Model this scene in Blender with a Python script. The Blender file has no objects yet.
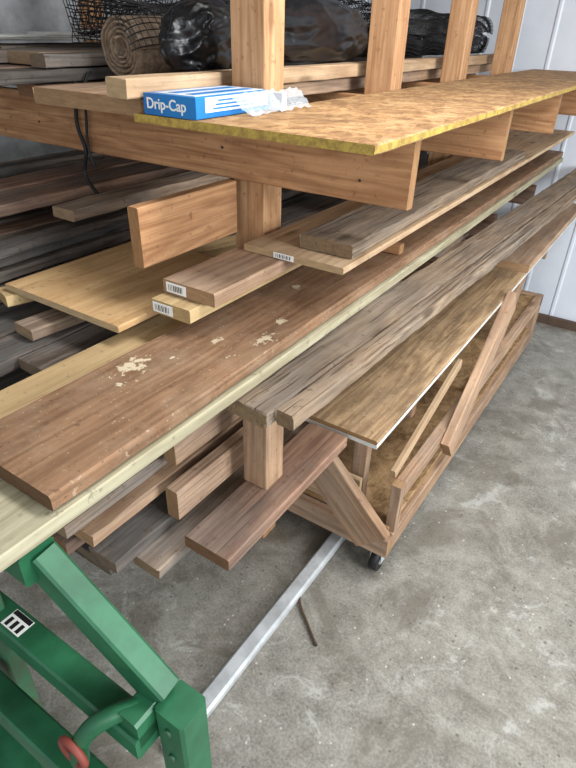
import bpy, bmesh, math, random
from mathutils import Vector, Matrix, noise
random.seed(7)
S=bpy.context.scene
COL=S.collection
try: S.view_settings.view_transform='Standard'
except Exception: pass

def lin(c):
    return tuple(((x/255)/12.92 if x/255<=0.04045 else ((x/255+0.055)/1.055)**2.4) for x in c)+(1,)

# ---------------------------------------------------------------- materials
def newmat(name):
    m=bpy.data.materials.new(name); m.use_nodes=True
    nt=m.node_tree; b=nt.nodes['Principled BSDF']
    return m,nt,b
def N(nt,t,**kw):
    n=nt.nodes.new(t)
    for k,v in kw.items():
        setattr(n,k,v)
    return n
def ramp(nt,fac,stops):
    r=N(nt,'ShaderNodeValToRGB'); e=r.color_ramp.elements
    e[0].position=stops[0][0]; e[0].color=stops[0][1]
    e[1].position=stops[-1][0]; e[1].color=stops[-1][1]
    for p,c in stops[1:-1]:
        x=e.new(p); x.color=c
    nt.links.new(fac,r.inputs[0]); return r.outputs[0]
def mix(nt,fac,a,b,mode='MIX'):
    m=N(nt,'ShaderNodeMix',data_type='RGBA',blend_type=mode)
    for s,v in ((0,fac),(6,a),(7,b)):
        if isinstance(v,(int,float)): m.inputs[s].default_value=v
        elif isinstance(v,tuple): m.inputs[s].default_value=v
        else: nt.links.new(v,m.inputs[s])
    return m.outputs[2]
def math_(nt,op,a,b=None):
    m=N(nt,'ShaderNodeMath',operation=op)
    for i,v in enumerate((a,b)):
        if v is None: continue
        if isinstance(v,(int,float)): m.inputs[i].default_value=v
        else: nt.links.new(v,m.inputs[i])
    return m.outputs[0]
def noise_(nt,vec,scale,detail=4,rough=.55,dist=0):
    n=N(nt,'ShaderNodeTexNoise'); n.inputs['Scale'].default_value=scale
    n.inputs['Detail'].default_value=detail; n.inputs['Roughness'].default_value=rough
    n.inputs['Distortion'].default_value=dist
    nt.links.new(vec,n.inputs['Vector']); return n.outputs[0]
def mapped(nt,vec,scale):
    m=N(nt,'ShaderNodeMapping'); m.inputs['Scale'].default_value=scale
    nt.links.new(vec,m.inputs['Vector']); return m.outputs[0]

BW=((0,0,0,1),(1,1,1,1))
def wood(name,light,dark,end=None,crack=0.25,stain=0.3,staincol=(60,42,30),rough=.85,knots=True,var=.25,bump=.25,spots=None,ring=1.0,grey=0.0,dust=0.0,streak=.5,spec=.2,sat=.86):
    m,nt,b=newmat(name)
    tc=N(nt,'ShaderNodeTexCoord'); oi=N(nt,'ShaderNodeObjectInfo')
    off=N(nt,'ShaderNodeVectorMath',operation='SCALE'); off.inputs[0].default_value=(37,53,71)
    nt.links.new(oi.outputs['Random'],off.inputs['Scale'])
    add=N(nt,'ShaderNodeVectorMath',operation='ADD')
    nt.links.new(tc.outputs['Object'],add.inputs[0]); nt.links.new(off.outputs[0],add.inputs[1])
    v=add.outputs[0]
    L,D=lin(light),lin(dark)
    n1=noise_(nt,mapped(nt,v,(.8,9,9)),1.2*ring,2,.45,.4)
    tri=math_(nt,'PINGPONG',math_(nt,'MULTIPLY',n1,8),.5)
    n2=noise_(nt,mapped(nt,v,(4,130,130)),1.0,3,.6)
    ns=noise_(nt,mapped(nt,v,(1.6,42,42)),1.0,4,.65,.3)
    n7=noise_(nt,mapped(nt,v,(3,8,8)),1.5,5,.65)
    g=math_(nt,'ADD',math_(nt,'ADD',math_(nt,'MULTIPLY',tri,.4),math_(nt,'MULTIPLY',n2,.4)),math_(nt,'ADD',math_(nt,'MULTIPLY',n7,.4),math_(nt,'MULTIPLY',ns,streak)))
    c0=.1+.2+.2+streak/2
    col=ramp(nt,g,[(c0-.17,D),(c0+.17,L)])
    if grey:
        n8=noise_(nt,mapped(nt,v,(1.3,4,4)),1.3,4,.6)
        gf=ramp(nt,n8,[(.4,BW[0]),(.62,BW[1])])
        lum=(L[0]+L[1]+L[2])/3*.8
        gc=mix(nt,ramp(nt,ns,[(.3,BW[0]),(.62,BW[1])]),(lum*.6,lum*.56,lum*.52,1),(lum*1.06,lum,lum*.92,1))
        col=mix(nt,math_(nt,'MULTIPLY',gf,grey),col,gc)
    if knots:
        vo=N(nt,'ShaderNodeTexVoronoi'); vo.inputs['Scale'].default_value=1
        nt.links.new(mapped(nt,v,(1.8,5.5,5.5)),vo.inputs['Vector'])
        kf=ramp(nt,vo.outputs['Distance'],[(.05,BW[1]),(.11,BW[0])])
        col=mix(nt,math_(nt,'MULTIPLY',kf,.7),col,tuple(x*.4 for x in D[:3])+(1,))
    n3=noise_(nt,mapped(nt,v,(2.0,120,120)),1.0,2,.5,.2)
    cf=ramp(nt,n3,[(.30,BW[1]),(.42,BW[0])])
    col=mix(nt,math_(nt,'MULTIPLY',cf,crack),col,tuple(x*.22 for x in D[:3])+(1,))
    n4=noise_(nt,mapped(nt,v,(2.2,6,6)),1.6,6,.7)
    sf=ramp(nt,n4,[(.46,BW[0]),(.66,BW[1])])
    col=mix(nt,math_(nt,'MULTIPLY',sf,stain),col,lin(staincol))
    nd=noise_(nt,v,38,4,.7)
    col=mix(nt,math_(nt,'MULTIPLY',ramp(nt,nd,[(.60,BW[0]),(.68,BW[1])]),.5),col,tuple(x*.45 for x in D[:3])+(1,))
    if dust:
        n9=noise_(nt,v,7,7,.75)
        col=mix(nt,math_(nt,'MULTIPLY',ramp(nt,n9,[(.45,BW[0]),(.68,BW[1])]),dust),col,lin((166,142,116)))
        n10=noise_(nt,v,85,3,.6)
        col=mix(nt,math_(nt,'MULTIPLY',ramp(nt,n10,[(.64,BW[0]),(.69,BW[1])]),.45),col,lin((190,170,142)))
        col=mix(nt,math_(nt,'MULTIPLY',ramp(nt,n10,[(.29,BW[1]),(.34,BW[0])]),.5),col,lin((56,40,30)))
    hs=N(nt,'ShaderNodeHueSaturation'); nt.links.new(col,hs.inputs['Color']); hs.inputs['Saturation'].default_value=sat
    nt.links.new(math_(nt,'ADD',math_(nt,'MULTIPLY',oi.outputs['Random'],var*2),1-var),hs.inputs['Value'])
    col=hs.outputs[0]
    if end:
        sx=N(nt,'ShaderNodeSeparateXYZ'); nt.links.new(tc.outputs['Normal'],sx.inputs[0])
        ef=math_(nt,'GREATER_THAN',math_(nt,'ABSOLUTE',sx.outputs[0]),.8)
        n5=noise_(nt,mapped(nt,v,(30,30,120)),1,3)
        ec=mix(nt,n5,lin(end),tuple(x*.45 for x in lin(end)[:3])+(1,))
        col=mix(nt,ef,col,ec)
    if spots:
        geo=tc.outputs['Object']
        nz=noise_(nt,geo,26,6,.75)
        nz2=noise_(nt,geo,60,4,.65)
        tot=None
        for (sx_,sy_,rx,ry) in spots:
            vs=N(nt,'ShaderNodeVectorMath',operation='SUBTRACT'); nt.links.new(geo,vs.inputs[0]); vs.inputs[1].default_value=(sx_,sy_,0)
            vm2=N(nt,'ShaderNodeVectorMath',operation='MULTIPLY'); nt.links.new(vs.outputs[0],vm2.inputs[0]); vm2.inputs[1].default_value=(1/rx,1/ry,0)
            ln=N(nt,'ShaderNodeVectorMath',operation='LENGTH'); nt.links.new(vm2.outputs[0],ln.inputs[0])
            d=math_(nt,'ADD',ln.outputs['Value'],math_(nt,'MULTIPLY',math_(nt,'SUBTRACT',nz,.5),4.0))
            d=math_(nt,'ADD',d,math_(nt,'MULTIPLY',math_(nt,'SUBTRACT',nz2,.5),4.5))
            f=ramp(nt,d,[(.5,BW[1]),(.8,BW[0])])
            tot=f if tot is None else math_(nt,'MAXIMUM',tot,f)
        col=mix(nt,math_(nt,'MULTIPLY',tot,.78),col,lin((214,200,170)))
    nt.links.new(col,b.inputs['Base Color'])
    b.inputs['Roughness'].default_value=rough
    b.inputs['Specular IOR Level'].default_value=spec
    bp=N(nt,'ShaderNodeBump'); bp.inputs['Strength'].default_value=bump; bp.inputs['Distance'].default_value=.004
    hh=math_(nt,'SUBTRACT',g,math_(nt,'MULTIPLY',cf,crack*1.5))
    nt.links.new(hh,bp.inputs['Height']); nt.links.new(bp.outputs[0],b.inputs['Normal'])
    return m

def osb(name,c1,c2,c3,edge,scale=15):
    m,nt,b=newmat(name)
    tc=N(nt,'ShaderNodeTexCoord'); v=tc.outputs['Object']
    nz=N(nt,'ShaderNodeTexNoise'); nz.inputs['Scale'].default_value=9; nt.links.new(v,nz.inputs['Vector'])
    ad=N(nt,'ShaderNodeMix',data_type='VECTOR'); ad.inputs[0].default_value=.06
    nt.links.new(v,ad.inputs[4]); nt.links.new(nz.outputs['Color'],ad.inputs[5])
    cols=[]
    for sc,rot in (((1,3.2,1),.35),((1,3.0,1),-.5),((1,2.8,1),1.3)):
        mp=N(nt,'ShaderNodeMapping'); mp.inputs['Rotation'].default_value=(0,0,rot)
        nt.links.new(ad.outputs[1],mp.inputs['Vector'])
        vo=N(nt,'ShaderNodeTexVoronoi'); vo.inputs['Scale'].default_value=scale
        nt.links.new(mapped(nt,mp.outputs[0],sc),vo.inputs['Vector'])
        sp=N(nt,'ShaderNodeSeparateColor'); nt.links.new(vo.outputs['Color'],sp.inputs[0])
        cols.append(sp.outputs[0])
    f=math_(nt,'MULTIPLY',math_(nt,'ADD',math_(nt,'ADD',cols[0],cols[1]),cols[2]),.333)
    col=ramp(nt,f,[(.2,lin(c1)),(.5,lin(c2)),(.8,lin(c3))])
    fine=noise_(nt,mapped(nt,v,(20,90,20)),2,4)
    col=mix(nt,.3,col,ramp(nt,fine,[(.35,lin(c1)),(.65,lin(c3))]))
    n4=noise_(nt,v,3.2,5,.65)
    col=mix(nt,math_(nt,'MULTIPLY',ramp(nt,n4,[(.43,BW[0]),(.66,BW[1])]),.4),col,lin((106,82,60)))
    nk=noise_(nt,v,30,4,.7)
    col=mix(nt,math_(nt,'MULTIPLY',ramp(nt,nk,[(.58,BW[0]),(.67,BW[1])]),.55),col,tuple(x*.45 for x in lin(c1)[:3])+(1,))
    sx=N(nt,'ShaderNodeSeparateXYZ'); nt.links.new(tc.outputs['Normal'],sx.inputs[0])
    ef=math_(nt,'LESS_THAN',math_(nt,'ABSOLUTE',sx.outputs[2]),.5)
    en=ramp(nt,noise_(nt,v,40,5,.75),[(.42,BW[0]),(.6,BW[1])])
    ec=mix(nt,math_(nt,'MULTIPLY',en,.8),lin(edge),lin((136,106,62)))
    col=mix(nt,ef,col,ec)
    nt.links.new(col,b.inputs['Base Color']); b.inputs['Roughness'].default_value=.8
    b.inputs['Specular IOR Level'].default_value=.25
    bp=N(nt,'ShaderNodeBump'); bp.inputs['Strength'].default_value=.3; bp.inputs['Distance'].default_value=.003
    nt.links.new(f,bp.inputs['Height']); nt.links.new(bp.outputs[0],b.inputs['Normal'])
    return m

def plain(name,c,rough=.5,metal=0,var=.15,scale=12,bump=0,c2=None,spec=.5):
    m,nt,b=newmat(name)
    tc=N(nt,'ShaderNodeTexCoord')
    n=noise_(nt,tc.outputs['Object'],scale,5,.6)
    a=lin(c); d=lin(c2) if c2 else tuple(x*(1-var*2) for x in a[:3])+(1,)
    nt.links.new(ramp(nt,n,[(.4,a),(.68,d)]),b.inputs['Base Color'])
    b.inputs['Roughness'].default_value=rough; b.inputs['Metallic'].default_value=metal
    b.inputs['Specular IOR Level'].default_value=spec
    if bump:
        bp=N(nt,'ShaderNodeBump'); bp.inputs['Strength'].default_value=bump; bp.inputs['Distance'].default_value=.003
        nt.links.new(n,bp.inputs['Height']); nt.links.new(bp.outputs[0],b.inputs['Normal'])
    return m

M_brown=wood('weathered_brown_wood',(150,114,84),(110,80,56),end=(108,82,60),crack=.2,stain=.45,staincol=(94,66,46),var=.0,rough=.75,dust=.4,knots=False,streak=.3,sat=.95,
  spots=[(.772-2.51,.949-.872,.045,.035),(1.08-2.51,.772-.872,.045,.022),(1.19-2.51,.80-.872,.02,.015),(1.0-2.51,.0,.016,.014),(.70-2.51,.04,.014,.012),(1.43-2.51,.03,.02,.02),(.95-2.51,-.08,.012,.008),(.6-2.51,-.06,.012,.010),(1.7-2.51,0,.02,.02),(.86-2.51,.03,.01,.01)])
M_fir=wood('fir_beam_wood',(194,146,100),(152,104,66),end=(172,130,90),crack=.3,stain=.3,staincol=(120,84,58),var=.06,bump=.15,sat=.95)
M_post=wood('post_wood',(206,160,116),(168,122,80),end=(176,134,94),crack=.2,stain=.2,staincol=(136,98,68),var=.05,bump=.12,sat=.95)
M_pine=wood('pale_pine_wood',(204,172,130),(166,130,90),end=(200,170,130),crack=.2,stain=.3,staincol=(136,102,72),var=.08,bump=.15)
M_panel=wood('panel_pine_wood',(204,168,118),(176,136,88),end=(206,178,138),crack=.05,stain=.3,staincol=(150,112,76),var=.02,bump=.08,streak=.3,sat=.95)
M_treated=wood('treated_pine_wood',(182,174,142),(148,138,106),end=(180,164,126),crack=.15,stain=.4,staincol=(138,120,86),var=.03,bump=.12)
M_yellow=wood('yellow_pine_wood',(198,168,112),(170,136,84),end=(196,166,118),crack=.12,stain=.3,staincol=(150,116,72),var=.04,bump=.1)
M_grey=wood('weathered_grey_wood',(158,134,106),(112,90,68),end=(150,126,98),crack=.6,stain=.35,staincol=(98,76,56),var=.06,rough=.9,bump=.8,grey=.45,streak=.45)
M_reddish=wood('reddish_cedar_wood',(158,118,90),(106,74,54),end=(146,110,82),crack=.4,stain=.4,staincol=(80,58,46),var=.18,grey=.5)
M_dark=wood('old_dark_wood',(122,104,90),(66,55,47),end=(136,116,98),crack=.5,stain=.4,staincol=(54,45,39),var=.32,grey=.9,streak=.6,sat=.8)
M_mid=wood('aged_lumber_wood',(166,140,114),(114,91,70),end=(166,140,112),crack=.4,stain=.4,staincol=(94,74,58),var=.2,grey=.7,streak=.55)
M_cart=wood('cart_lumber_wood',(196,156,116),(152,112,76),end=(180,144,108),crack=.3,stain=.4,staincol=(118,86,62),var=.12,grey=.3)
M_ply=wood('plywood_face',(192,156,108),(126,94,58),end=(170,134,94),crack=.2,stain=.85,staincol=(108,84,56),var=.0,knots=True,ring=1.2,dust=.2,rough=.9,spec=.12,streak=.3)
M_osb=osb('osb_sheathing',(128,92,60),(168,128,86),(200,164,118),(184,158,78))
M_osb2=osb('osb_deck',(126,96,64),(164,130,90),(194,160,118),(160,126,90))
M_white=plain('white_laminate',(222,220,214),.5)
M_green=plain('green_enamel_paint',(40,104,70),.42,0,c2=(26,80,52),scale=9,bump=.08)
M_green2=plain('green_worn_paint',(56,106,76),.5,0,c2=(78,80,62),scale=14,bump=.1)
M_red=plain('red_rusty_paint',(130,60,48),.6)
M_galv=plain('galvanised_steel',(205,208,210),.4,.15,c2=(172,174,174),scale=14)
M_black=plain('black_polyethylene',(20,21,25),.32,0,scale=20,c2=(10,10,12))
M_wire=plain('black_wire',(20,20,22),.5,.2)
M_rubber=plain('black_rubber',(25,25,26),.6)
M_roll=plain('tan_burlap',(138,118,98),.9,c2=(94,78,64),scale=60,bump=.5)
M_blue=plain('blue_cardboard',(26,122,192),.4,c2=(20,104,174),scale=5)
M_card=plain('white_cardboard',(222,226,230),.4,c2=(190,198,208),scale=6)
M_label=plain('paper_label',(238,238,235),.5,var=.02)
M_ink=plain('black_ink',(20,20,22),.5)
M_cord=plain('black_cord',(16,16,18),.6)
M_twig=plain('bark',(84,64,48),.9)
M_hole=plain('dark_nail_head',(48,38,32),.7)
M_greyvinyl=plain('white_vinyl_trim',(196,196,192),.5,c2=(165,162,156))
M_film,nt,b=newmat('clear_plastic_film'); b.inputs['Base Color'].default_value=(.7,.75,.8,1); b.inputs['Roughness'].default_value=.15; b.inputs['Alpha'].default_value=.35

M_conc,nt,b=newmat('concrete')
tc=N(nt,'ShaderNodeTexCoord'); v=tc.outputs['Object']
n1=noise_(nt,v,.9,7,.68,.4); n2=noise_(nt,v,8,9,.78); n3=noise_(nt,v,100,3,.7)
col=ramp(nt,n1,[(.40,lin((98,93,83))),(.58,lin((152,148,138)))])
col=mix(nt,.55,col,ramp(nt,n2,[(.36,lin((80,76,68))),(.64,lin((176,172,162)))]))
col=mix(nt,.28,col,ramp(nt,n3,[(.35,lin((74,70,63))),(.65,lin((188,184,174)))]))
n4=noise_(nt,v,4,7,.75,1.8); n5=noise_(nt,v,1.1,2,.5)
wf=math_(nt,'MULTIPLY',ramp(nt,n4,[(.55,BW[0]),(.63,BW[1])]),ramp(nt,n5,[(.38,BW[0]),(.52,BW[1])]))
col=mix(nt,math_(nt,'MULTIPLY',wf,.5),col,lin((196,196,190)))
n6=noise_(nt,v,2.0,7,.72,.8)
col=mix(nt,math_(nt,'MULTIPLY',ramp(nt,n6,[(.50,BW[0]),(.60,BW[1])]),.55),col,lin((94,85,72)))
vo=N(nt,'ShaderNodeTexVoronoi'); vo.inputs['Scale'].default_value=30; nt.links.new(v,vo.inputs['Vector'])
sp=N(nt,'ShaderNodeSeparateColor'); nt.links.new(vo.outputs['Color'],sp.inputs[0])
pf=math_(nt,'MULTIPLY',math_(nt,'LESS_THAN',vo.outputs['Distance'],.13),math_(nt,'GREATER_THAN',sp.outputs[0],.82))
col=mix(nt,math_(nt,'MULTIPLY',pf,.6),col,lin((212,208,196)))
pf=math_(nt,'MULTIPLY',math_(nt,'LESS_THAN',vo.outputs['Distance'],.16),math_(nt,'LESS_THAN',sp.outputs[0],.12))
col=mix(nt,math_(nt,'MULTIPLY',pf,.6),col,lin((66,60,54)))
nt.links.new(col,b.inputs['Base Color']); b.inputs['Roughness'].default_value=.6
bp=N(nt,'ShaderNodeBump'); bp.inputs['Strength'].default_value=.3; bp.inputs['Distance'].default_value=.004
nt.links.new(n2,bp.inputs['Height']); nt.links.new(bp.outputs[0],b.inputs['Normal'])

M_wall=plain('white_painted_metal',(226,231,240),.45,c2=(216,222,232),scale=3)
M_wall2=plain('grey_side_wall',(176,178,180),.8)
M_ceil=plain('ceiling_panel',(180,178,172),.9)
M_base=plain('brown_baseboard',(92,72,58),.7)

# ---------------------------------------------------------------- geometry helpers
def empty(name):
    o=bpy.data.objects.new(name,None); COL.objects.link(o); o.empty_display_size=.1; return o
def meshobj(name,verts,faces,mat,parent=None,smooth=False):
    me=bpy.data.meshes.new(name); me.from_pydata(verts,[],faces); me.update()
    if smooth: me.polygons.foreach_set('use_smooth',[True]*len(me.polygons))
    if mat: me.materials.append(mat)
    o=bpy.data.objects.new(name,me); COL.objects.link(o)
    if parent: o.parent=parent
    return o
def board(name,a,b,w,t,mat,parent=None,up=(0,0,1),wear=0.0,bow=0.0,ch=.003):
    a=Vector(a);b=Vector(b);d=b-a;L=d.length;X=d.normalized()
    Z=Vector(up); Z=(Z-X*Z.dot(X)).normalized(); Y=Z.cross(X)
    M=Matrix((X,Y,Z)).transposed().to_4x4(); M.translation=(a+b)/2
    n=max(1,int(L/.05)) if (wear or bow) else 1
    sd=random.random()*100
    prof=[(-w/2+ch,-t/2),(w/2-ch,-t/2),(w/2,-t/2+ch),(w/2,t/2-ch),(w/2-ch,t/2),(-w/2+ch,t/2),(-w/2,t/2-ch),(-w/2,-t/2+ch)]
    vs=[];fs=[]
    for i in range(n+1):
        x=-L/2+L*i/n
        for j,(py,pz) in enumerate(prof):
            dy=dz=0
            if wear:
                q=Vector((x*9,sd+j*3.1,0)); dy=noise.noise(q)*wear; dz=noise.noise(q+Vector((0,0,9)))*wear
            dz+=bow*(1-(2*x/L)**2)
            dx=0
            if wear and i in (0,n): dx=noise.noise(Vector((sd,j*2.3,i)))*wear*2
            vs.append((x+dx,py+dy,pz+dz))
    for i in range(n):
        for j in range(8):
            k=(j+1)%8
            fs.append((i*8+j,i*8+k,(i+1)*8+k,(i+1)*8+j))
    fs.append(tuple(range(7,-1,-1))); fs.append(tuple(n*8+j for j in range(8)))
    o=meshobj(name,vs,fs,mat,parent)
    bm=bmesh.new(); bm.from_mesh(o.data); bmesh.ops.recalc_face_normals(bm,faces=bm.faces); bm.to_mesh(o.data); bm.free()
    if parent is not None: o.matrix_basis=parent.matrix_basis.inverted()@M
    else: o.matrix_basis=M
    return o
def bx(name,x0,x1,y0,y1,z0,z1,mat,parent=None,skew=0,**kw):
    c=Vector(((x0+x1)/2,(y0+y1)/2,(z0+z1)/2)); dims=[x1-x0,y1-y0,z1-z0]
    order=sorted(range(3),key=lambda i:-dims[i]); l,w,t=order
    e=[Vector((1,0,0)),Vector((0,1,0)),Vector((0,0,1))]
    sk=e[w]*skew
    return board(name,c-e[l]*dims[l]/2-sk,c+e[l]*dims[l]/2+sk,dims[w],dims[t],mat,parent,up=e[t],**kw)
def cyl(name,a,b,r,mat,parent=None,n=24,r2=None):
    a=Vector(a);b=Vector(b);d=b-a;L=d.length
    bm=bmesh.new(); bmesh.ops.create_cone(bm,cap_ends=True,segments=n,radius1=r,radius2=r if r2 is None else r2,depth=L)
    me=bpy.data.meshes.new(name); bm.to_mesh(me); bm.free()
    for p in me.polygons: p.use_smooth=len(p.vertices)==4
    me.materials.append(mat); o=bpy.data.objects.new(name,me); COL.objects.link(o)
    if parent:o.parent=parent
    o.matrix_basis=Matrix.Translation((a+b)/2)@d.to_track_quat('Z','Y').to_matrix().to_4x4()
    return o
def tube(name,pts,r,mat,parent=None,cyclic=False):
    cu=bpy.data.curves.new(name,'CURVE'); cu.dimensions='3D'; cu.bevel_depth=r; cu.bevel_resolution=3
    s=cu.splines.new('NURBS'); s.points.add(len(pts)-1)
    for i,p in enumerate(pts): s.points[i].co=(*p,1)
    s.use_endpoint_u=True; s.order_u=4; s.use_cyclic_u=cyclic
    cu.materials.append(mat); o=bpy.data.objects.new(name,cu); COL.objects.link(o)
    if parent:o.parent=parent
    return o

# ---------------------------------------------------------------- room
WY=4.71
ROOM=[]
ROOM.append(meshobj('floor',[(-3.6,-3,0),(5,-3,0),(5,WY+.1,0),(-3.6,WY+.1,0),(-3.6,-3,-.1),(5,-3,-.1),(5,WY+.1,-.1),(-3.6,WY+.1,-.1)],
        [(0,1,2,3),(7,6,5,4),(0,4,5,1),(1,5,6,2),(2,6,7,3),(3,7,4,0)],M_conc))
vs=[];x=-3.6
prof=[]
while x<5:
    prof+=[(x,0),(x+.19,0),(x+.20,-.008),(x+.215,-.008),(x+.225,0)]
    x+=.24
for (px,py) in prof: vs+= [(px,WY+py,0),(px,WY+py,3.3)]
fs=[(2*i,2*i+2,2*i+3,2*i+1) for i in range(len(prof)-1)]
n0=len(vs); vs+=[(-3.6,WY+.06,0),(5,WY+.06,0),(5,WY+.06,3.3),(-3.6,WY+.06,3.3)]; fs.append((n0,n0+3,n0+2,n0+1))
ROOM.append(meshobj('wall_back',vs,fs,M_wall))
ROOM.append(bx('baseboard_back',-3.6,5,WY-.045,WY-.012,.0,.07,M_base))
ROOM.append(bx('wall_left',-3.68,-3.6,-3,WY,0,3.3,M_wall2))
ROOM.append(bx('ceiling',-3.6,5,-3,WY,3.3,3.36,M_ceil))

# ---------------------------------------------------------------- rack (modelled in rack frame; lifted at the end)
rack=empty('lumber_rack')
PY=[1.49,2.36,3.22,4.09]
for i,y in enumerate(PY):
    xr=-1.07 if i<2 else -1.085
    bx('post_%d'%(i+1),-1.19,xr,y,y+.1,-.25,3.0,M_post,rack)
    bx('shelf_beam_%d'%(i+1),-2.75,-.575,y-.040,y-.002,1.342,1.522,M_fir,rack,wear=.001)
    bx('middle_arm_%d'%(i+1),-2.75,-.75 if i else -.78,y-.04,y-.002,.79,.918,M_reddish,rack)
    bx('lower_arm_%d'%(i+1),-2.75,-.80,y-.04,y-.002,.42,.55,M_reddish,rack)
    bx('rear_post_%d'%(i+1),-2.9,-2.81,y,y+.09,-.25,3.0,M_fir,rack)
for (hx,hz) in ((-1.62,1.50),(-1.55,1.495),(-1.28,1.50),(-1.2,1.43),(-1.13,1.48),(-.72,1.40),(-.66,1.49),(-2.1,1.42)):
    cyl('nail_head',(hx,1.4535,hz),(hx,1.4475,hz),.004,M_hole,rack,n=10)
bx('edge_brace',-1.184,-1.146,1.03,1.446,1.175,1.34,M_fir,rack,wear=.001)
sh=bx('osb_shelf_panel',-1.065,-.547,1.16,4.66,1.524,1.545,M_osb,wear=.0012)
bx('panel_extension',-1.262,-1.0651,1.16,1.447,1.524,1.545,M_osb,sh)
bx('shelf_edge_board',-1.31,-1.235,1.12,4.6,1.582,1.63,M_pine,wear=.002)
bx('wooden_plank',-1.74,-1.275,1.20,4.5,1.530,1.575,M_cart,wear=.002)
pile=empty('upper_lumber_pile')
k=0
for layer in range(3):
    x=-2.75
    while x<-1.87:
        w=random.choice([.09,.14,.14,.19]); z=1.53+layer*.044
        w=min(w,-1.75-x)
        y0=1.2+random.uniform(-.2,.5)
        m=random.choice([M_reddish,M_dark,M_mid,M_dark])
        bx('board_%d'%k,x,x+w-.012,y0,4.5,z,z+.038,m,pile,wear=.002,skew=random.uniform(-.008,.008)); k+=1; x+=w
for i in range(4):
    bx('white_trim_board_%d'%i,-2.75+i*.16,-2.63+i*.16,1.5+i*.1,4.3,1.67+.013*i,1.682+.013*i,M_greyvinyl,pile)
# ---------------------------------------------------------------- boards at mid-level
bx('brown_plank',-1.013,-.731,.385,4.65,1.0145,1.051,M_brown,wear=.002,ch=.005)
bx('treated_plank',-.92,-.722,.12,4.65,.978,1.011,M_treated,wear=.001)
bx('yellow_pine_plank',-1.17,-1.0,.10,1.44,.974,1.011,M_yellow)
board('weathered_fence_rail',(-.700,.90,.948),(-.540,4.65,.948),.130,.044,M_grey,wear=.006,ch=.006)
board('weathered_fence_rail.001',(-.603,.925,.950),(-.443,4.65,.950),.056,.042,M_grey,wear=.005,ch=.006)
def tag(parent,x,y,z,w,h):
    bx('paper_tag',x-w/2,x+w/2,y-.0022,y-.001,z-h/2,z+h/2,M_label,parent,ch=.0002)
    for i in range(9):
        xx=x-w*.38+i*w*.085
        bx('barcode_%d'%i,xx,xx+w*random.choice([.02,.045]),y-.0028,y-.0023,z-h*.3,z+h*.3,M_ink,parent,ch=.00005)
d1=bx('lumber_board',-1.068,-.888,1.02,3.8,1.132,1.170,M_cart)
tag(d1,-1.02,1.02,1.151,.07,.028)
d2=bx('lumber_board.001',-1.068,-.93,.97,3.8,1.092,1.130,M_yellow)
tag(d2,-1.025,.97,1.111,.07,.028)
d3=bx('wide_pine_plank',-1.03,-.686,1.33,4.6,1.172,1.192,M_pine,bow=0)
tag(d3,-.885,1.33,1.182,.07,.017)
bx('weathered_plank',-.875,-.700,1.40,3.3,1.196,1.234,M_grey,wear=.003)
bx('spacer_block',-1.06,-.76,1.9,1.94,1.054,1.09,M_fir)
bx('panel_board',-1.60,-1.105,.88,1.445,1.05,1.07,M_panel)
board('pine_strip',(-1.60,.86,1.03),(-1.30,1.9,1.03),.09,.034,M_yellow)
board('pine_strip.001',(-1.42,.80,.993),(-1.30,2.3,.993),.09,.034,M_mid)
pile2=empty('mid_lumber_pile'); k=0
for layer in range(6):
    x=-2.75
    lim=-1.66
    while x<lim-.05:
        w=random.choice([.07,.09,.14,.14,.19]); w=min(w,lim-x)
        z=.932+layer*.047
        y0=random.uniform(.35,1.25) if layer>3 else random.uniform(.1,.8)
        m=random.choice([M_reddish,M_dark,M_dark,M_mid])
        if not(layer>=4 and random.random()<.35):
            bx('board_%d'%k,x,x+w-.02,y0,4.5,z,z+random.choice([.024,.038,.04]),m,pile2,wear=.005,skew=random.uniform(-.014,.014)); k+=1
        x+=w
x=-1.62
for w in (.14,.14,.14):
    bx('board_%d'%k,x,x+w-.012,.62+random.uniform(0,.2),4.4,.932,.970,random.choice([M_dark,M_mid]),pile2,wear=.003); k+=1; x+=w
pile3=empty('low_lumber_pile'); k=0
for (x0,x1,y0,y1,z0,z1,m) in [(-1.05,-.91,.49,3.4,.742,.78,M_mid),(-.98,-.875,.53,3.2,.70,.738,M_cart),(-.93,-.835,.55,3.4,.615,.653,M_dark),
     (-1.055,-.94,.50,3.4,.657,.695,M_reddish),(-1.25,-1.06,.4,1.43,.70,.738,M_reddish),(-.86,-.765,.62,1.44,.57,.608,M_mid),(-1.06,-.87,.56,3.4,.572,.61,M_dark),
     (-1.5,-1.27,.4,3.4,.655,.74,M_dark),(-1.8,-1.52,.3,3.4,.655,.78,M_dark)]:
    bx('board_%d'%k,x0,x1,y0,y1,z0,z1,m,pile3,wear=.003,skew=random.uniform(-.006,.006)); k+=1
bx('lumber_offcut',-.745,-.605,.70,1.29,.632,.67,M_reddish,wear=.001)
bx('lumber_offcut.001',-.84,-.80,.74,1.22,.656,.75,M_cart,wear=.001)
bx('lumber_offcut.002',-.885,-.845,.79,1.44,.782,.862,M_cart,wear=.001)
bx('support_block',-.752,-.672,.95,1.03,.671,.920,M_cart)
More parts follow.
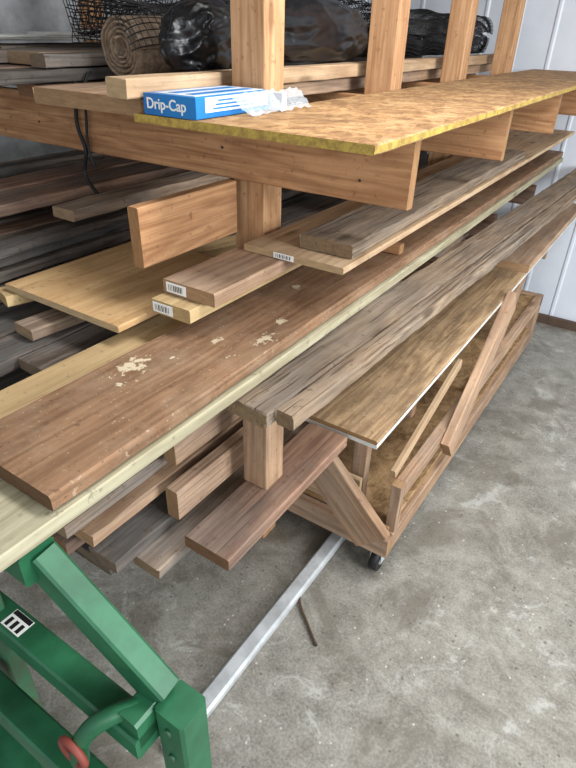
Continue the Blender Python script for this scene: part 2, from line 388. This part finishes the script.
# ---------------------------------------------------------------- cart frame group (scaled at the end)
ply=bx('plywood_strip',-.72,-.45,1.15,4.02,.798,.812,M_ply)
bx('laminate_underside',-.7195,-.4493,1.1493,4.02,.786,.7978,M_white,ply,ch=.001)
bx('pine_plank',-.60,-.44,2.7,4.05,.8125,.85,M_cart,wear=.001)
cart=empty('lumber_cart')
bx('deck',-1.35,-.47,1.42,3.46,.22,.24,M_osb2,cart)
bx('front_skirt',-1.37,-.45,1.38,1.418,.13,.219,M_cart,cart)
bx('rear_skirt',-1.37,-.45,3.462,3.50,.13,.219,M_cart,cart)
bx('side_rail_lower',-.488,-.45,1.42,3.46,.13,.219,M_cart,cart)
bx('side_rail_far',-1.37,-1.332,1.42,3.46,.13,.219,M_cart,cart)
bx('side_rail_upper',-.488,-.45,1.47,3.50,.36,.43,M_cart,cart)
bx('shelf_upper',-.95,-.489,2.2,3.46,.40,.418,M_osb2,cart)
bx('front_panel',-.98,-.60,1.42,1.44,.24,.40,M_pine,cart)
bx('corner_post_front',-.488,-.45,1.43,1.469,.22,.43,M_cart,cart)
bx('corner_post_rear',-.488,-.45,3.40,3.46,.22,.36,M_cart,cart)
bx('rear_end_board',-1.0,-.45,3.462,3.50,.24,.43,M_cart,cart)
board('front_diagonal_brace',(-.93,1.36,.665),(-.50,1.36,.215),.15,.036,M_cart,cart,up=(0,-1,0))
board('side_diagonal_brace',(-.43,1.84,.34),(-.43,2.42,.782),.13,.036,M_cart,cart,up=(1,0,0))
board('thin_diagonal_strip',(-.50,1.46,.45),(-.50,2.05,.62),.04,.02,M_pine,cart,up=(1,0,0))
board('rear_diagonal_brace',(-.50,2.7,.44),(-.50,2.95,.78),.09,.036,M_cart,cart,up=(1,0,0))
bx('center_upright_front',-1.0,-.93,1.41,1.45,.24,.50,M_cart,cart)
bx('cross_arm_front',-.655,-.47,1.455,1.493,.70,.785,M_reddish,cart)
bx('cross_arm_rear',-.655,-.47,3.3,3.338,.70,.785,M_cart,cart)
bx('upright_front',-.655,-.60,1.455,1.493,.24,.70,M_cart,cart)
bx('upright_rear',-.655,-.60,3.3,3.338,.24,.70,M_cart,cart)
for i,(x,y) in enumerate([(-.50,1.46),(-.50,3.28),(-1.28,1.46),(-1.28,3.28)]):
    cyl('caster_wheel_%d'%i,(x-.016,y-.02,.048),(x+.016,y-.02,.048),.048,M_rubber,cart)
    cyl('caster_hub_%d'%i,(x-.018,y-.02,.048),(x+.018,y-.02,.048),.02,M_galv,cart)
    bx('caster_fork_a_%d'%i,x-.024,x-.019,y-.04,y+.02,.045,.12,M_galv,cart,ch=.001)
    bx('caster_fork_b_%d'%i,x+.019,x+.024,y-.04,y+.02,.045,.12,M_galv,cart,ch=.001)
    bx('caster_plate_%d'%i,x-.04,x+.04,y-.045,y+.045,.12,.13,M_galv,cart,ch=.001)
bx('metal_tube',-.715,-.660,.50,2.9,.0,.036,M_galv,ch=.008)
tube('twig',[(-.69,1.22,.008),(-.67,1.13,.012),(-.60,1.09,.008),(-.56,1.05,.01),(-.515,1.02,.008)],.005,M_twig)

# ---------------------------------------------------------------- green stand
st=empty('green_steel_stand')
bx('top_beam',-1.5,-.728,.30,.37,.90,.975,M_green,st,ch=.006)
board('slanted_leg',(-.745,.345,.935),(-.50,.375,.70),.075,.05,M_green,st,up=(0,-1,0),ch=.005)
bx('cross_bar_upper',-1.5,-.49,.29,.35,.60,.66,M_green,st,ch=.005)
bx('cross_bar_lower',-1.5,-.49,.21,.27,.45,.52,M_green,st,ch=.005)
bx('upright_inner',-.99,-.93,.29,.33,-.20,.90,M_green2,st,ch=.004)
bx('end_post',-.49,-.42,.34,.41,-.25,.70,M_green,st,ch=.006)
bx('foot',-1.5,-.42,.20,.42,-.25,-.20,M_green,st,ch=.005)
bx('end_post_cap',-.54,-.49,.30,.40,.62,.70,M_green,st,ch=.006)
pts=[(-.515,.35,.68),(-.54,.31,.69),(-.575,.27,.67),(-.60,.245,.62),(-.60,.24,.56)]
tube('hook_arm',pts,.018,M_green,st)
rp=[(-.60+.032*math.cos(a),.232,.60+.032*math.sin(a)) for a in [i*math.pi/6 for i in range(12)]]
tube('hook_ring',rp,.008,M_red,st,cyclic=True)
bx('warning_decal',-.905,-.845,.300,.341,.6602,.6612,M_label,st,ch=.0002)
bx('decal_header',-.903,-.847,.329,.340,.6613,.6616,M_ink,st,ch=.0001)
for i in range(3):
    bx('decal_mark_%d'%i,-.898+i*.018,-.888+i*.018,.303,.323,.6613,.6616,M_ink,st,ch=.0001)
bx('instruction_decal',-.985,-.94,.2885,.2899,.72,.80,M_label,st,ch=.0002)
for (bx_,bz) in ((-.455,.66),(-.455,.57)):
    cyl('bolt',(bx_,.341,bz),(bx_,.334,bz),.008,M_green2,st,n=6)
# ---------------------------------------------------------------- blue box
box=empty('drip_cap_box')
bx('carton_body',-1.225,-1.045,1.165,1.475,1.5465,1.597,M_blue,box,ch=.002)
bx('carton_top_panel',-1.20,-1.06,1.18,1.47,1.5972,1.5985,M_card,box,ch=.0003)
bx('carton_side_panel',-1.0448,-1.0442,1.20,1.472,1.560,1.595,M_card,box,ch=.0001)
for i in range(3):
    bx('printed_stripe_%d'%i,-1.0441,-1.0438,1.23+.01*i,1.40-.03*i,1.566+.009*i,1.570+.009*i,M_blue,box,ch=.00005)
for i in range(2):
    bx('top_stripe_%d'%i,-1.17+i*.06,-1.14+i*.06,1.20,1.45,1.5986,1.5992,M_blue,box,ch=.0002)
t=bpy.data.curves.new('printed_lettering','FONT'); t.body='Drip-Cap'; t.size=.036; t.extrude=.0004; t.offset=.0006; t.materials.append(M_label)
to=bpy.data.objects.new('printed_lettering',t); COL.objects.link(to); to.parent=box
to.location=(-1.215,1.1645,1.562); to.rotation_euler=(math.pi/2,0,0)
vs=[];fs=[];nx,ny=18,26
for i in range(nx):
    for j in range(ny):
        u=i/(nx-1); w_=j/(ny-1)
        x=-1.043+.06*u; y=1.30+.32*w_
        z=1.595-.045*u+.010*noise.noise(Vector((x*40,y*30,1)))+.008*noise.noise(Vector((x*90,y*70,4)))
        vs.append((x,y,max(z,1.547)))
for i in range(nx-1):
    for j in range(ny-1):
        a=i*ny+j; fs.append((a,a+1,a+ny+1,a+ny))
meshobj('crumpled_film',vs,fs,M_film,box)
bx('torn_flap',-1.055,-1.0,1.478,1.50,1.5465,1.592,M_card,box,ch=.0005)

# ---------------------------------------------------------------- wire mesh rolls, burlap roll, bag
def wireroll(name,a,b,r,nu,nv,th,crump=.02,parent=None,ang=2*math.pi,zmin=None,t0=0):
    a=Vector(a);b=Vector(b);d=(b-a);X=d.normalized();Y=X.cross(Vector((0,0,1))).normalized();Z=X.cross(Y)
    vs=[];fs=[];sd=random.random()*50
    for i in range(nu+1):
        for j in range(nv):
            t=t0+ang*j/nv; rr=r*(1+.15*j/nv)
            p=a+d*i/nu+Y*math.cos(t)*rr+Z*math.sin(t)*rr
            p+=Vector((noise.noise(p*5+Vector((sd,0,0))),noise.noise(p*5+Vector((0,sd,0))),noise.noise(p*5+Vector((0,0,sd)))))*crump
            if zmin: p.z=max(p.z,zmin)
            vs.append(p)
    for i in range(nu):
        for j in range(nv-1):
            q=i*nv+j; fs.append((q,q+1,q+nv+1,q+nv))
    o=meshobj(name,vs,fs,M_wire,parent)
    w=o.modifiers.new('w','WIREFRAME'); w.thickness=th; w.use_replace=True; w.use_boundary=True
    return o
wm=empty('wire_mesh_roll')
wireroll('mesh_outer',(-1.98,1.62,1.80),(-1.74,3.3,1.80),.125,64,30,.0045,.05,wm,zmin=1.68)
wireroll('mesh_inner',(-1.98,1.62,1.80),(-1.74,3.3,1.80),.08,64,22,.0045,.05,wm,zmin=1.68)
wireroll('mesh_sheet',(-1.70,1.45,1.66),(-1.62,2.9,1.68),.145,60,24,.0036,.05,wm,ang=2.9,zmin=1.60,t0=3.4)
wm2=empty('wire_mesh_roll.001')
wireroll('mesh_outer',(-1.45,2.85,1.72),(-1.42,4.4,1.72),.11,80,36,.0035,.03,wm2,zmin=1.635)
wireroll('mesh_inner',(-1.45,2.85,1.72),(-1.42,4.4,1.72),.075,80,30,.004,.03,wm2,zmin=1.64)
wireroll('mesh_core',(-1.45,2.85,1.72),(-1.42,4.4,1.72),.04,80,20,.005,.02,wm2)
def spiral(name,c,ax,L,r0,r1,turns,mat,th):
    ax=Vector(ax).normalized(); Y=ax.cross(Vector((0,0,1))).normalized(); Z=ax.cross(Y)
    vs=[];fs=[];n=int(turns*28)
    for i in range(n+1):
        t=i/n; r=r0+(r1-r0)*t; an=turns*2*math.pi*t
        rr=r*(1+.06*noise.noise(Vector((an*.8,r*30,0))))
        p=Vector(c)+Y*math.cos(an)*rr+Z*math.sin(an)*rr
        wob=.012*noise.noise(Vector((an*1.3,0,5)))
        vs+= [p+ax*wob,p+ax*L]
    for i in range(n): fs.append((2*i,2*i+1,2*i+3,2*i+2))
    o=meshobj(name,vs,fs,mat,None,True); s=o.modifiers.new('s','SOLIDIFY'); s.thickness=th
    return o
spiral('burlap_roll',(-1.64,1.48,1.678),(.0,1,0.02),.42,.02,.088,5,M_roll,.006)

def bag(name,c,s,seed):
    bm=bmesh.new(); bmesh.ops.create_icosphere(bm,subdivisions=6,radius=1)
    for v in bm.verts:
        p=v.co.copy()
        q=p*1.6+Vector((seed,0,0))
        n=1-abs(noise.noise(q))*1.0; n2=1-abs(noise.noise(q*2.2)); n3=1-abs(noise.noise(q*4))
        k=.72+.24*n+.12*n2+.03*n3
        v.co=Vector((p.x*k*s[0],p.y*k*s[1],max(p.z*k,-.62)*s[2]))
    me=bpy.data.meshes.new(name); bm.to_mesh(me); bm.free()
    for p in me.polygons:p.use_smooth=True
    me.materials.append(M_black); o=bpy.data.objects.new(name,me); COL.objects.link(o); o.location=c; return o
bag('black_plastic_bag',(-1.41,2.22,1.725),(.14,.46,.14),3)
bag('black_plastic_bag.001',(-1.40,1.64,1.70),(.10,.19,.115),9)
tube('hanging_cord',[(-1.84,1.48,1.60),(-1.84,1.435,1.60),(-1.83,1.425,1.52),(-1.86,1.425,1.42),(-1.80,1.425,1.35),(-1.87,1.425,1.27),(-1.80,1.42,1.22),(-1.76,1.42,1.17),(-1.82,1.42,1.15)],.007,M_cord)
tube('hanging_cord.001',[(-1.80,1.48,1.60),(-1.80,1.435,1.59),(-1.78,1.425,1.45),(-1.82,1.425,1.36),(-1.78,1.425,1.30)],.005,M_cord)

# ---------------------------------------------------------------- placement of groups on the floor
GB={'plywood_strip','pine_plank','lumber_cart','metal_tube','twig'}
room=set(o.name for o in ROOM)
for o in list(COL.objects):
    if o.parent or o.name in room: continue
    if o.name in GB: o.matrix_basis=Matrix.Scale(2.0/1.75,4)@o.matrix_basis
    else: o.matrix_basis=Matrix.Translation((0,0,.25))@o.matrix_basis

# ---------------------------------------------------------------- lights
w=bpy.data.worlds.new('World'); S.world=w; w.use_nodes=True
bg=w.node_tree.nodes['Background']; bg.inputs[0].default_value=(.84,.92,1,1); bg.inputs[1].default_value=.8
def area(name,loc,target,sx,sy,p,c):
    l=bpy.data.lights.new(name,'AREA'); l.shape='RECTANGLE'; l.size=sx; l.size_y=sy; l.energy=p; l.color=c
    o=bpy.data.objects.new(name,l); COL.objects.link(o); o.location=loc
    o.rotation_euler=(Vector(target)-Vector(loc)).to_track_quat('-Z','Y').to_euler()
area('doorway_daylight',(4.0,.9,2.6),(-1,1.6,.9),2.0,1.4,240,(.93,.97,1))
area('rear_daylight',(1.0,-2.6,2.4),(-.6,2,1.0),2.4,1.6,50,(.95,.97,1))
area('ceiling_lamp',(0.3,1.6,3.2),(0.0,1.6,0),.6,2.0,85,(.98,.99,1))

# ---------------------------------------------------------------- camera
p=math.radians(32.2);hh=math.radians(32.8);ro=math.radians(1.65)
hv=Vector((-math.sin(hh),math.cos(hh),0)); R=Vector((math.cos(hh),math.sin(hh),0))
F=hv*math.cos(p)-Vector((0,0,math.sin(p))); U=hv*math.sin(p)+Vector((0,0,math.cos(p)))
R2=R*math.cos(ro)+U*math.sin(ro); U2=-R*math.sin(ro)+U*math.cos(ro)
cam=bpy.data.cameras.new('camera'); cam.sensor_fit='VERTICAL'; cam.sensor_height=24; cam.lens=567/768*24; cam.clip_start=.02
co=bpy.data.objects.new('camera',cam); COL.objects.link(co)
M=Matrix((R2,U2,-F)).transposed().to_4x4(); M.translation=Vector((0,0,2.0)); co.matrix_world=M
S.camera=co
